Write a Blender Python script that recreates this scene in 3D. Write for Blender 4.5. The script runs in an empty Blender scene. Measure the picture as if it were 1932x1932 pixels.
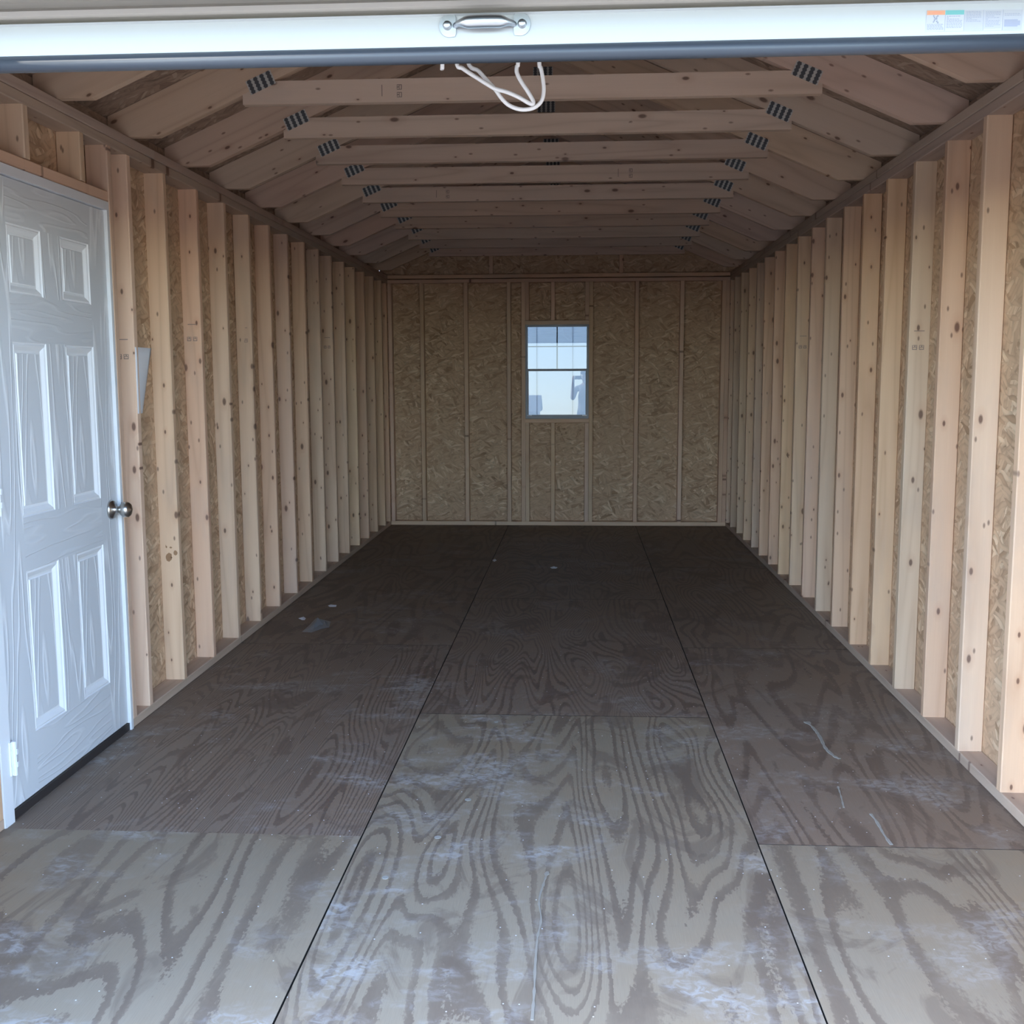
import bpy, bmesh, math, random
from mathutils import Vector, Matrix
rnd = random.Random(7)
sc = bpy.context.scene
col = sc.collection

# ------------------------------------------------------------------ camera
F, YAW, PITCH, ROLL, CAMH = 2048.7, 0.0610, 0.1229, -0.0040, 1.4176
cd = bpy.data.cameras.new('camera'); cam = bpy.data.objects.new('camera', cd); col.objects.link(cam)
cd.sensor_fit = 'HORIZONTAL'; cd.sensor_width = 36.0; cd.lens = 36.0 * F / 1932.0; cd.clip_start = 0.02; cd.clip_end = 500
fw = Vector((-math.sin(YAW) * math.cos(PITCH), math.cos(YAW) * math.cos(PITCH), -math.sin(PITCH)))
rt = Vector((math.cos(YAW), math.sin(YAW), 0)); up = rt.cross(fw)
r2 = rt * math.cos(ROLL) + up * math.sin(ROLL); u2 = -rt * math.sin(ROLL) + up * math.cos(ROLL)
cam.matrix_world = Matrix(((r2.x, u2.x, -fw.x, 0), (r2.y, u2.y, -fw.y, 0), (r2.z, u2.z, -fw.z, CAMH), (0, 0, 0, 1)))
sc.camera = cam

# ------------------------------------------------------------------ sky, sun, exposure
SUN_AZ, SUN_EL = math.radians(-89), math.radians(42)      # azimuth from +y towards +x
SKY_STRENGTH, SUN_STRENGTH, EXPOSURE = 0.42, 3.0, 2.45
w = bpy.data.worlds.new('sky'); sc.world = w; w.use_nodes = True
nt = w.node_tree; nt.nodes.clear()
sky = nt.nodes.new('ShaderNodeTexSky'); sky.sky_type = 'NISHITA'; sky.sun_disc = False
sky.sun_elevation = SUN_EL; sky.sun_rotation = SUN_AZ; sky.air_density = 1.0; sky.dust_density = 0.8; sky.ozone_density = 1.0
hsv = nt.nodes.new('ShaderNodeHueSaturation'); hsv.inputs['Saturation'].default_value = 0.95
bg = nt.nodes.new('ShaderNodeBackground'); bg.inputs['Strength'].default_value = SKY_STRENGTH
wo = nt.nodes.new('ShaderNodeOutputWorld')
tcw = nt.nodes.new('ShaderNodeTexCoord'); dip = nt.nodes.new('ShaderNodeVectorMath'); dip.operation = 'ADD'; dip.inputs[1].default_value = (0, 0, 0.07)   # the site sits high: its horizon dips
nt.links.new(tcw.outputs['Generated'], dip.inputs[0]); nt.links.new(dip.outputs[0], sky.inputs[0])
nt.links.new(sky.outputs[0], hsv.inputs['Color']); nt.links.new(hsv.outputs[0], bg.inputs[0]); nt.links.new(bg.outputs[0], wo.inputs[0])
sd = bpy.data.lights.new('sun', 'SUN'); sun = bpy.data.objects.new('sun', sd); col.objects.link(sun)
sd.energy = SUN_STRENGTH; sd.angle = math.radians(0.53); sd.color = (1.0, 0.93, 0.82)
sdir = Vector((math.sin(SUN_AZ) * math.cos(SUN_EL), math.cos(SUN_AZ) * math.cos(SUN_EL), math.sin(SUN_EL)))
sun.rotation_euler = sdir.to_track_quat('Z', 'Y').to_euler(); sun.location = sdir * 40
vs = sc.view_settings
vs.view_transform = 'Standard'; vs.look = 'None'; vs.gamma = 1.0; vs.use_curve_mapping = False; vs.exposure = EXPOSURE
sc.cycles.use_denoising = True
sc.cycles.max_bounces = 8; sc.cycles.diffuse_bounces = 5; sc.cycles.glossy_bounces = 3; sc.cycles.transparent_max_bounces = 8
sc.cycles.use_adaptive_sampling = True; sc.cycles.adaptive_threshold = 0.012; sc.cycles.adaptive_min_samples = 24
sc.cycles.caustics_reflective = False; sc.cycles.caustics_refractive = False

# ------------------------------------------------------------------ helpers
WM = {}                                                  # object -> world matrix
def tag(o, label=None, cat=None, group=None, kind=None):
    if label: o['label'] = label
    if cat: o['category'] = cat
    if group: o['group'] = group
    if kind: o['kind'] = kind
    return o
def link(name, data, M=None, parent=None):
    o = bpy.data.objects.new(name, data); col.objects.link(o)
    M = M if M is not None else Matrix.Identity(4)
    if parent is not None:
        o.parent = parent
        o.matrix_parent_inverse = WM[parent].inverted()
    o.matrix_basis = M; WM[o] = M.copy()
    return o
def frame(org, xa, ya):
    xa = Vector(xa).normalized(); ya = Vector(ya); ya = (ya - xa * ya.dot(xa)).normalized(); za = xa.cross(ya)
    return Matrix(((xa.x, ya.x, za.x, org[0]), (xa.y, ya.y, za.y, org[1]), (xa.z, ya.z, za.z, org[2]), (0, 0, 0, 1)))
def T(x, y, z): return Matrix.Translation((x, y, z))
def mk(name, verts, faces, mats, fmat=None, smooth=False):
    me = bpy.data.meshes.new(name); me.from_pydata([tuple(v) for v in verts], [], faces)
    for m in (mats if isinstance(mats, (list, tuple)) else [mats]): me.materials.append(m)
    if fmat:
        for p, k in zip(me.polygons, fmat): p.material_index = k
    if smooth:
        for p in me.polygons: p.use_smooth = True
    me.update(); return me
class MB:
    def __init__(s): s.v = []; s.f = []; s.m = []
    def quad(s, a, b, c, d, m=0):
        n = len(s.v); s.v += [a, b, c, d]; s.f.append((n, n + 1, n + 2, n + 3)); s.m.append(m)
    def box(s, x0, x1, y0, y1, z0, z1, m=0):
        n = len(s.v)
        s.v += [(x0, y0, z0), (x1, y0, z0), (x1, y1, z0), (x0, y1, z0), (x0, y0, z1), (x1, y0, z1), (x1, y1, z1), (x0, y1, z1)]
        for f in ((0, 3, 2, 1), (4, 5, 6, 7), (0, 1, 5, 4), (1, 2, 6, 5), (2, 3, 7, 6), (3, 0, 4, 7)):
            s.f.append(tuple(n + i for i in f)); s.m.append(m)
    def prism(s, poly, z0, z1, m=0):                      # poly in XY (ccw), extruded along Z
        n = len(s.v); k = len(poly)
        s.v += [(x, y, z0) for x, y in poly] + [(x, y, z1) for x, y in poly]
        s.f.append(tuple(n + i for i in reversed(range(k)))); s.f.append(tuple(n + k + i for i in range(k))); s.m += [m, m]
        for i in range(k):
            j = (i + 1) % k; s.f.append((n + i, n + j, n + k + j, n + k + i)); s.m.append(m)
    def lathe(s, prof, seg=24, m=0):                      # prof: (r, z) around Z
        n = len(s.v); k = len(prof)
        for r, z in prof:
            for i in range(seg):
                a = 2 * math.pi * i / seg; s.v.append((r * math.cos(a), r * math.sin(a), z))
        for j in range(k - 1):
            for i in range(seg):
                i2 = (i + 1) % seg
                s.f.append((n + j * seg + i, n + j * seg + i2, n + (j + 1) * seg + i2, n + (j + 1) * seg + i)); s.m.append(m)
        s.f.append(tuple(n + i for i in reversed(range(seg)))); s.f.append(tuple(n + (k - 1) * seg + i for i in range(seg))); s.m += [m, m]
    def tube(s, pts, r, seg=8, m=0, cap=True):
        n0 = len(s.v); P = [Vector(p) for p in pts]; prev = None
        for i, p in enumerate(P):
            t = (P[min(i + 1, len(P) - 1)] - P[max(i - 1, 0)]).normalized()
            if prev is None:
                a = t.orthogonal().normalized()
            else:
                a = (prev - t * prev.dot(t)).normalized()
            prev = a; b = t.cross(a); rr = r[i] if isinstance(r, (list, tuple)) else r
            for q in range(seg):
                th = 2 * math.pi * q / seg; s.v.append(tuple(p + a * (rr * math.cos(th)) + b * (rr * math.sin(th))))
        for i in range(len(P) - 1):
            for q in range(seg):
                q2 = (q + 1) % seg
                s.f.append((n0 + i * seg + q, n0 + i * seg + q2, n0 + (i + 1) * seg + q2, n0 + (i + 1) * seg + q)); s.m.append(m)
        if cap:
            s.f.append(tuple(n0 + i for i in reversed(range(seg)))); e = n0 + (len(P) - 1) * seg
            s.f.append(tuple(e + i for i in range(seg))); s.m += [m, m]
    def mesh(s, name, mats, smooth=False): return mk(name, s.v, s.f, mats, s.m, smooth)
def smooth_path(pts, n=6):
    P = [Vector(p) for p in pts]; P = [P[0] * 2 - P[1]] + P + [P[-1] * 2 - P[-2]]; out = []
    for i in range(1, len(P) - 2):
        a, b, c, d = P[i - 1:i + 3]
        for k in range(n):
            t = k / n
            out.append(0.5 * ((2 * b) + (c - a) * t + (2 * a - 5 * b + 4 * c - d) * t * t + (3 * b - a - 3 * c + d) * t ** 3))
    out.append(P[-2]); return out
def pix(px, py, axis, val):                               # photograph pixel -> point on a plane of the room
    d = fw + r2 * ((px - 966) / F) - u2 * ((py - 966) / F); o = Vector((0, 0, CAMH))
    return o + d * ((val - o[axis]) / d[axis])

# ------------------------------------------------------------------ materials
class NT:
    def __init__(s, name):
        s.m = bpy.data.materials.new(name); s.m.use_nodes = True; s.t = s.m.node_tree; s.t.nodes.clear()
        s.out = s.n('ShaderNodeOutputMaterial'); s.b = s.n('ShaderNodeBsdfPrincipled'); s.l(s.b.outputs[0], s.out.inputs[0])
    def n(s, t, **k):
        q = s.t.nodes.new(t)
        for a, v in k.items(): setattr(q, a, v)
        return q
    def l(s, a, b): s.t.links.new(a, b)
    def put(s, sock, v):
        if hasattr(v, 'is_output'): s.l(v, sock)
        else: sock.default_value = v
    def math(s, op, a, b=0.0, c=0.0, clamp=False):
        q = s.n('ShaderNodeMath', operation=op, use_clamp=clamp); s.put(q.inputs[0], a); s.put(q.inputs[1], b); s.put(q.inputs[2], c); return q.outputs[0]
    def vmath(s, op, a, b=(0, 0, 0)):
        q = s.n('ShaderNodeVectorMath', operation=op); s.put(q.inputs[0], a); s.put(q.inputs[1], b); return q.outputs[0]
    def obj(s): return s.n('ShaderNodeTexCoord').outputs['Object']
    def rand(s): return s.n('ShaderNodeObjectInfo').outputs['Random']
    def comb(s, x, y, z):
        q = s.n('ShaderNodeCombineXYZ'); s.put(q.inputs[0], x); s.put(q.inputs[1], y); s.put(q.inputs[2], z); return q.outputs[0]
    def mapp(s, v, scale=(1, 1, 1), rot=(0, 0, 0), loc=(0, 0, 0)):
        q = s.n('ShaderNodeMapping'); s.l(v, q.inputs[0]); q.inputs['Scale'].default_value = scale; q.inputs['Rotation'].default_value = rot; q.inputs['Location'].default_value = loc; return q.outputs[0]
    def noise(s, v, scale=1.0, detail=2.0, rough=0.5, dist=0.0, dim='3D'):
        q = s.n('ShaderNodeTexNoise', noise_dimensions=dim); s.l(v, q.inputs['Vector']); q.inputs['Scale'].default_value = scale; q.inputs['Detail'].default_value = detail; q.inputs['Roughness'].default_value = rough; q.inputs['Distortion'].default_value = dist; return q.outputs[0]
    def noise2(s, *a, **k): return s.noise(*a, dim='2D', **k)
    def vor(s, v, scale=1.0, feature='F1', rnd=1.0, dim='3D'):
        q = s.n('ShaderNodeTexVoronoi', feature=feature, voronoi_dimensions=dim); s.l(v, q.inputs['Vector']); q.inputs['Scale'].default_value = scale; q.inputs['Randomness'].default_value = rnd; return q
    def ramp(s, f, stops, interp='LINEAR'):
        q = s.n('ShaderNodeValToRGB'); s.l(f, q.inputs[0]); e = q.color_ramp; e.interpolation = interp
        while len(e.elements) < len(stops): e.elements.new(0.5)
        for el, (p, c) in zip(e.elements, stops):
            el.position = p; el.color = (c[0], c[1], c[2], 1) if isinstance(c, (tuple, list)) else (c, c, c, 1)
        return q.outputs[0]
    def mix(s, f, a, b, mode='MIX'):
        q = s.n('ShaderNodeMix', data_type='RGBA', blend_type=mode); s.put(q.inputs[0], f)
        s.put(q.inputs[6], a if hasattr(a, 'is_output') else (*a, 1)); s.put(q.inputs[7], b if hasattr(b, 'is_output') else (*b, 1)); return q.outputs[2]
    def bump(s, h, strength=0.3, dist=0.002):
        q = s.n('ShaderNodeBump'); q.inputs['Strength'].default_value = strength; q.inputs['Distance'].default_value = dist; s.l(h, q.inputs['Height']); s.l(q.outputs[0], s.b.inputs['Normal'])
    def fin(s, color=None, rough=0.6, metal=0.0, spec=0.5):
        if color is not None: s.put(s.b.inputs['Base Color'], color if hasattr(color, 'is_output') else (*color, 1))
        s.put(s.b.inputs['Roughness'], rough); s.b.inputs['Metallic'].default_value = metal; s.b.inputs['Specular IOR Level'].default_value = spec
        return s.m
def flat(name, c, rough=0.5, metal=0.0, spec=0.5): return NT(name).fin(c, rough, metal, spec)

def lumber(name, light, mid, dark, knots=0.6, var=0.25):
    s = NT(name); o = s.obj(); r = s.rand()
    off = s.comb(s.math('MULTIPLY', r, 37.0), s.math('MULTIPLY', r, 91.0), s.math('MULTIPLY', r, 53.0))
    p = s.vmath('ADD', o, off)
    g = s.noise(s.mapp(p, (1.2, 22, 22)), 1.0, 3, 0.55, 0.4)          # broad grain
    rings = s.math('PINGPONG', s.math('MULTIPLY', s.noise(s.mapp(p, (0.55, 9, 9)), 1.0, 1, 0.4), 9.0), 1.0)
    fine = s.noise(s.mapp(p, (5, 260, 260)), 1.0, 2, 0.6)
    base = s.mix(g, light, mid)
    base = s.mix(s.math('MULTIPLY', s.math('POWER', rings, 3.0), 0.34), base, dark)
    base = s.mix(s.math('MULTIPLY', fine, 0.16), base, dark)
    # knots
    vk = s.vor(s.mapp(p, (5.5, 11.5, 0)), 1.0, dim='2D')
    sel = s.n('ShaderNodeSeparateColor'); s.l(vk.outputs['Color'], sel.inputs[0])
    pick = s.math('LESS_THAN', sel.outputs[0], knots)
    rad = s.math('MULTIPLY_ADD', s.math('POWER', sel.outputs[1], 2.0), 0.10, 0.04)
    dk = s.math('DIVIDE', vk.outputs['Distance'], rad)
    core = s.math('MULTIPLY', s.ramp(dk, [(0.55, 1.0), (1.0, 0.0)]), pick)
    halo = s.math('MULTIPLY', s.ramp(s.math('MULTIPLY', dk, 0.36), [(0.2, 0.55), (1.0, 0.0)]), pick)
    base = s.mix(s.math('MULTIPLY', halo, 0.55), base, (dark[0] * 1.0, dark[1] * 0.85, dark[2] * 0.75))
    base = s.mix(s.math('MULTIPLY', core, 0.85), base, (0.13, 0.07, 0.045))
    vs2 = s.vor(s.mapp(p, (9.0, 21.0, 0), (0, 0, 0.15)), 1.0, dim='2D'); se2 = s.n('ShaderNodeSeparateColor'); s.l(vs2.outputs['Color'], se2.inputs[0])
    pin = s.math('MULTIPLY', s.math('LESS_THAN', se2.outputs[0], 0.16), s.ramp(vs2.outputs['Distance'], [(0.05, 1.0), (0.12, 0.0)]))
    base = s.mix(s.math('MULTIPLY', pin, 0.75), base, (0.16, 0.09, 0.06))
    # grey handling dirt, soft blotches
    dirt = s.ramp(s.noise(s.mapp(p, (1.5, 5, 5)), 1.0, 4, 0.6), [(0.52, 0.0), (0.72, 1.0)])
    base = s.mix(s.math('MULTIPLY', dirt, 0.3), base, (0.42, 0.36, 0.31))
    hs = s.n('ShaderNodeHueSaturation'); s.l(base, hs.inputs['Color'])
    s.put(hs.inputs['Value'], s.math('MULTIPLY_ADD', r, var, 1.0 - var * 0.6))
    r2_ = s.math('FRACT', s.math('MULTIPLY', r, 17.37))
    s.put(hs.inputs['Hue'], s.math('MULTIPLY_ADD', r2_, -0.018, 0.5)); s.put(hs.inputs['Saturation'], s.math('MULTIPLY_ADD', s.math('FRACT', s.math('MULTIPLY', r, 7.91)), 0.22, 0.92))
    return s.fin(hs.outputs[0], 0.62, 0, 0.35)
M_stud = lumber('stud_pine', (0.78, 0.59, 0.405), (0.70, 0.50, 0.33), (0.46, 0.285, 0.17), 0.45, 0.18)
M_truss = lumber('truss_pine', (0.68, 0.525, 0.405), (0.59, 0.45, 0.34), (0.34, 0.23, 0.16), 0.3, 0.16)
M_plate = lumber('plate_pine', (0.64, 0.51, 0.38), (0.56, 0.43, 0.31), (0.34, 0.24, 0.17), 0.3, 0.12)
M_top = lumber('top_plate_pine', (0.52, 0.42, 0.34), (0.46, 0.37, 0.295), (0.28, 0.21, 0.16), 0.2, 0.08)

def osb(name, c0, c1, c2, c3):
    s = NT(name); o = s.obj(); r = s.rand()
    p = s.vmath('ADD', o, s.comb(s.math('MULTIPLY', r, 41.0), s.math('MULTIPLY', r, 23.0), 0.0))
    warp = s.n('ShaderNodeTexNoise', noise_dimensions='2D'); s.l(p, warp.inputs['Vector']); warp.inputs['Scale'].default_value = 7.0; warp.inputs['Detail'].default_value = 1.0
    p = s.vmath('ADD', p, s.vmath('MULTIPLY', s.vmath('SUBTRACT', warp.outputs['Color'], (0.5, 0.5, 0.5)), (0.05, 0.05, 0)))
    val = None; edge = None
    for k, (rot, sc_) in enumerate(((0.2, (9, 40, 1)), (-0.75, (10, 48, 1)), (1.3, (9, 44, 1)), (0.62, (11, 52, 1)), (-0.3, (12, 58, 1)))):
        pv = s.mapp(s.mapp(p, (1, 1, 0), (0, 0, rot)), sc_, (0, 0, 0), (k * 3.1, k * 7.7, 0))
        v = s.vor(pv, 1.0, dim='2D'); c = s.n('ShaderNodeSeparateColor'); s.l(v.outputs['Color'], c.inputs[0])
        if val is None: val = c.outputs[0]; edge = v.outputs['Distance']
        else:
            f = s.math('LESS_THAN', c.outputs[1], 0.36)
            mx = s.n('ShaderNodeMix', data_type='FLOAT'); s.l(f, mx.inputs[0]); s.l(val, mx.inputs[2]); s.l(c.outputs[0], mx.inputs[3]); val = mx.outputs[0]
            me = s.n('ShaderNodeMix', data_type='FLOAT'); s.l(f, me.inputs[0]); s.l(edge, me.inputs[2]); s.l(v.outputs['Distance'], me.inputs[3]); edge = me.outputs[0]
    base = s.ramp(val, [(0.0, c0), (0.22, c1), (0.8, c2), (0.95, c3), (1.0, c3)])
    sh = s.ramp(edge, [(0.3, 1.0), (0.8, 0.7)])
    base = s.mix(1.0, base, sh, 'MULTIPLY')
    big = s.noise(p, 1.6, 2, 0.6, dim='2D')
    base = s.mix(s.ramp(big, [(0.3, 0.0), (0.75, 0.45)]), base, c1)
    return s.fin(base, 0.7, 0, 0.3)
M_osb = osb('osb_wall', (0.37, 0.23, 0.135), (0.57, 0.385, 0.25), (0.62, 0.43, 0.28), (0.77, 0.59, 0.41))
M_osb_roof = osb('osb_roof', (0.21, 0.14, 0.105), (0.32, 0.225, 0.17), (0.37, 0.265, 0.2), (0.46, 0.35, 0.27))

def plywood(name, seed, sx, sy, bands, light, dark, dust, hard=0.10, tint=(1, 1, 1)):
    s = NT(name); o = s.obj(); p = s.mapp(o, (1, 1, 1), (0, 0, 0), (seed * 3.17, seed * 5.3, seed * 1.7))
    fld = s.noise2(s.mapp(p, (sx, sy, 0)), 1.0, 1.4, 0.42, 0.25)
    jag = s.noise2(s.mapp(p, (16, 70, 0)), 1.0, 3, 0.65)
    rag = s.noise2(s.mapp(p, (55, 85, 0)), 1.0, 2, 0.6)
    fl2 = s.math('ADD', s.math('ADD', s.math('MULTIPLY', fld, bands), s.math('MULTIPLY', jag, 0.26)), s.math('MULTIPLY', rag, 0.30))
    fr = s.math('FRACT', fl2)
    band = s.ramp(fr, [(0.0, 0.9), (0.04, 0.9), (0.30, 0.75), (0.36 + hard * 0.3, 0.0), (0.95, 0.0), (1.0, 0.9)])
    patch = s.ramp(s.noise2(s.mapp(p, (1.1, 2.6, 0)), 1.0, 4, 0.6, 0.5), [(0.50, 0.0), (0.60, 1.0)])
    fibre = s.noise2(s.mapp(p, (14, 420, 0)), 1.0, 2, 0.6)
    lt = s.mix(s.math('MULTIPLY', fibre, 0.35), light, dark)
    big = s.noise2(p, 1.7, 4, 0.6)
    lt = s.mix(s.ramp(big, [(0.35, 0.0), (0.7, 0.35)]), lt, (light[0] * 0.95, light[1] * 0.80, light[2] * 0.66))
    c = s.mix(s.math('MULTIPLY', band, s.math('MULTIPLY_ADD', patch, -0.25, 0.85)), lt, dark)
    c = s.mix(s.math('MULTIPLY', s.ramp(s.noise2(s.mapp(p, (2.2, 5, 0)), 1.0, 5, 0.65, 0.8), [(0.55, 0.0), (0.63, 1.0)]), 0.5), c, dark)
    # chalky scuffs and dust
    d1 = s.ramp(s.noise2(s.mapp(p, (1.5, 1.5, 0)), 1.0, 4, 0.6, 0.6), [(0.47, 0.0), (0.62, 1.0)])
    d2 = s.ramp(s.noise2(s.mapp(p, (42, 30, 0)), 1.0, 4, 0.7, 0.6), [(0.42, 0.0), (0.62, 1.0)])
    d3 = s.ramp(s.noise2(s.mapp(p, (5, 3, 0)), 1.0, 3, 0.6), [(0.45, 0.0), (0.62, 1.0)])
    dm = s.math('MULTIPLY', s.math('MULTIPLY', d1, s.math('MULTIPLY_ADD', d2, 0.85, 0.15)), d3)
    c = s.mix(s.math('MULTIPLY', dm, dust), c, (0.42, 0.405, 0.385))
    spk = s.vor(p, 26.0, dim='2D'); spc = s.n('ShaderNodeSeparateColor'); s.l(spk.outputs['Color'], spc.inputs[0])
    dots = s.math('MULTIPLY', s.math('LESS_THAN', spk.outputs['Distance'], 0.05), s.math('LESS_THAN', spc.outputs[0], 0.05))
    c = s.mix(s.math('MULTIPLY', dots, 0.9), c, (0.75, 0.77, 0.8))
    return s.fin(c, s.math('MULTIPLY_ADD', band, -0.08, 0.62), 0, 0.3)

def door_skin(name, sx, sy, bands, seed, amt=0.8):
    s = NT(name); p = s.mapp(s.obj(), (1, 1, 1), (0, 0, 0), (seed, seed * 2.3, 0))
    f = s.math('MULTIPLY', s.noise(s.mapp(p, (sx, sy, 0)), 1.0, 1.0, 0.4), bands)
    fr = s.math('PINGPONG', f, 1.0); ln = s.ramp(fr, [(0.0, 1.0), (0.14, 0.6), (0.34, 0.0)])
    s.bump(ln, 0.55, 0.0025)
    return s.fin(s.mix(s.math('MULTIPLY', ln, amt), (0.64, 0.655, 0.68), (0.82, 0.83, 0.85)), 0.38, 0, 0.5)
M_door_v = door_skin('door_skin_upright', 8, 0.9, 20, 3.0)
M_door_h = door_skin('door_skin_rail', 2.0, 14, 12, 11.0, 0.25)
M_white = flat('white_trim_paint', (0.78, 0.79, 0.81), 0.35)
M_thresh = flat('dark_threshold', (0.035, 0.028, 0.027), 0.5)
M_nickel = NT('satin_nickel').fin((0.55, 0.53, 0.50), 0.28, 1.0)
M_zinc = NT('zinc_handle').fin((0.50, 0.53, 0.56), 0.34, 1.0)
M_alu = flat('painted_bottom_bar', (0.43, 0.455, 0.475), 0.4)
M_curtain = flat('beige_curtain_steel', (0.60, 0.57, 0.52), 0.45)
M_rubber = flat('black_rubber_seal', (0.035, 0.042, 0.055), 0.42)
M_cable = flat('white_cable_sheath', (0.93, 0.93, 0.93), 0.4)
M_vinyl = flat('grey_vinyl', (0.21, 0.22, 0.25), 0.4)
M_paper = flat('paper', (0.84, 0.84, 0.88), 0.8)
M_siding_out = flat('exterior_siding_paint', (0.55, 0.56, 0.56), 0.6)
M_roofing = flat('roofing', (0.2, 0.2, 0.21), 0.7)
M_sub = flat('joist_dark', (0.03, 0.026, 0.022), 0.9)
M_ink = flat('stamp_ink', (0.22, 0.17, 0.15), 0.8)

s = NT('galvanised_nail_plate'); o = s.obj()
sep = s.n('ShaderNodeSeparateXYZ'); s.l(o, sep.inputs[0])
row = s.math('PINGPONG', s.math('MULTIPLY', sep.outputs[0], 72.0), 1.0)
zig = s.math('PINGPONG', s.math('MULTIPLY', sep.outputs[1], 150.0), 1.0)
slot = s.ramp(s.math('ADD', row, s.math('MULTIPLY', zig, 0.28)), [(0.48, 0.0), (0.64, 1.0)])
s.bump(slot, -0.6, 0.002); M_nail = s.fin(s.mix(slot, (0.50, 0.49, 0.47), (0.08, 0.085, 0.095)), 0.5, 0.25)

s = NT('window_glass'); s.t.nodes.remove(s.b)
fz = s.n('ShaderNodeFresnel'); fz.inputs[0].default_value = 1.52
tr = s.n('ShaderNodeBsdfTransparent'); tr.inputs[0].default_value = (0.155, 0.16, 0.16, 1)
gl = s.n('ShaderNodeBsdfGlossy'); gl.inputs['Roughness'].default_value = 0.0; gl.inputs[0].default_value = (1, 1, 1, 1)
mx = s.n('ShaderNodeMixShader'); s.l(s.math('MULTIPLY', fz.outputs[0], 0.85), mx.inputs[0]); s.l(tr.outputs[0], mx.inputs[1]); s.l(gl.outputs[0], mx.inputs[2]); s.l(mx.outputs[0], s.out.inputs[0])
M_glass = s.m

s = NT('gravel'); p = s.n('ShaderNodeTexCoord').outputs['Object']
g = s.vor(p, 38.0); gn = s.noise(p, 0.6, 4)
s.bump(g.outputs['Distance'], 0.6, 0.02)
M_gravel = s.fin(s.mix(gn, s.ramp(g.outputs['Distance'], [(0.0, (0.30, 0.28, 0.25)), (0.8, (0.15, 0.135, 0.12))]), (0.24, 0.22, 0.19)), 0.9)

# ------------------------------------------------------------------ room dimensions (metres)
XL, XR = -1.814, 1.410                    # inner faces of the side wall studs
XC = (XL + XR) / 2
SW, ST = 0.089, 0.038                     # 2x4
YF, YB = 1.985, 10.41                     # front edge of the floor, inner face of back wall studs
ZS, ZP = 2.312, 2.390                     # top of studs, top of double plate
SHT = 0.011                               # sheathing
OXL, OXR, OYB = XL - SW, XR + SW, YB + SW
SL = 0.432                                # roof slope
def raf_bot(u): return ZP + 0.005 + SL * (1.494 - u) if u < 1.494 else ZP + 0.005
RVT = 0.166                               # vertical thickness of rafters
def raf_top(u): return ZP + 0.005 + SL * (1.494 - u) + RVT

BC = {}
def board_mesh(L, Wd, Tk, mat, e=0.0035):
    key = (round(L, 4), Wd, Tk, mat.name)
    if key not in BC:
        a, b = Wd / 2, Tk / 2
        sec = [(a - e, -b), (a, -b + e), (a, b - e), (a - e, b), (-a + e, b), (-a, b - e), (-a, -b + e), (-a + e, -b)]
        v = [(0, y, z) for y, z in sec] + [(L, y, z) for y, z in sec]
        f = [tuple(reversed(range(8))), tuple(range(8, 16))] + [(i, (i + 1) % 8, 8 + (i + 1) % 8, 8 + i) for i in range(8)]
        BC[key] = mk('board', v, f, mat)
    return BC[key]
def board(name, parent, org, xa, ya, L, Wd=SW, Tk=ST, mat=None):
    return link(name, board_mesh(L, Wd, Tk, mat or M_stud), frame(org, xa, ya), parent)
PC = {}
def sheet(name, parent, org, xa, ya, L, H, mat, t=SHT):
    key = (round(L, 3), round(H, 3), mat.name, t)
    if key not in PC:
        b = MB(); b.box(0, L, 0, H, 0, t); PC[key] = b.mesh('sheet', mat)
    return link(name, PC[key], frame(org, xa, ya), parent)
def holed(x0, x1, y0, y1, hx0, hx1, hy0, hy1, t, mat, name):   # plate with a rectangular hole, in XY
    b = MB()
    b.box(x0, hx0, y0, y1, 0, t); b.box(hx1, x1, y0, y1, 0, t)
    if hy0 > y0: b.box(hx0, hx1, y0, hy0, 0, t)
    if hy1 < y1: b.box(hx0, hx1, hy1, y1, 0, t)
    return b.mesh(name, mat)

# ------------------------------------------------------------------ ground and floor
def gz(y): return -0.22 if y > -5 else -0.22 - 0.042 * (-5 - y)
b = MB(); b.prism([(-300, gz(-300) - 0.5), (60, -0.8), (60, -0.22), (-5, -0.22), (-300, gz(-300))], -200, 200)
ground = link('ground', b.mesh('ground', M_gravel), frame((0, 0, 0), (0, 1, 0), (0, 0, 1))); tag(ground, 'sunlit gravel ground around the shed', 'ground', kind='structure')
b = MB(); b.box(OXL, OXR, YF, OYB, -0.20, -0.0185)
for yy in (YF + 0.1, 4.0, 6.2, 8.4, OYB - 0.2): b.box(OXL + 0.05, OXR - 0.05, yy, yy + 0.1, -0.24, -0.19)
floor = link('floor', b.mesh('floor', M_sub)); tag(floor, 'worn grey-brown plywood floor of the shed', 'floor', kind='structure')
X1, X2 = -0.669, 0.5535
G = 0.0022
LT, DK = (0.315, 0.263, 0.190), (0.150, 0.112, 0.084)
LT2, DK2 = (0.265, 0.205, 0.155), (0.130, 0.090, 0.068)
cols = {'a': (OXL, X1 - G, [YF, 3.203, 5.641, 8.08, OYB]), 'b': (X1 + G, X2 - G, [YF, 4.4547, 6.893, 9.331, OYB]), 'c': (X2 + G, OXR, [YF, 3.2087, 5.647, 8.085, OYB])}
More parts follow.
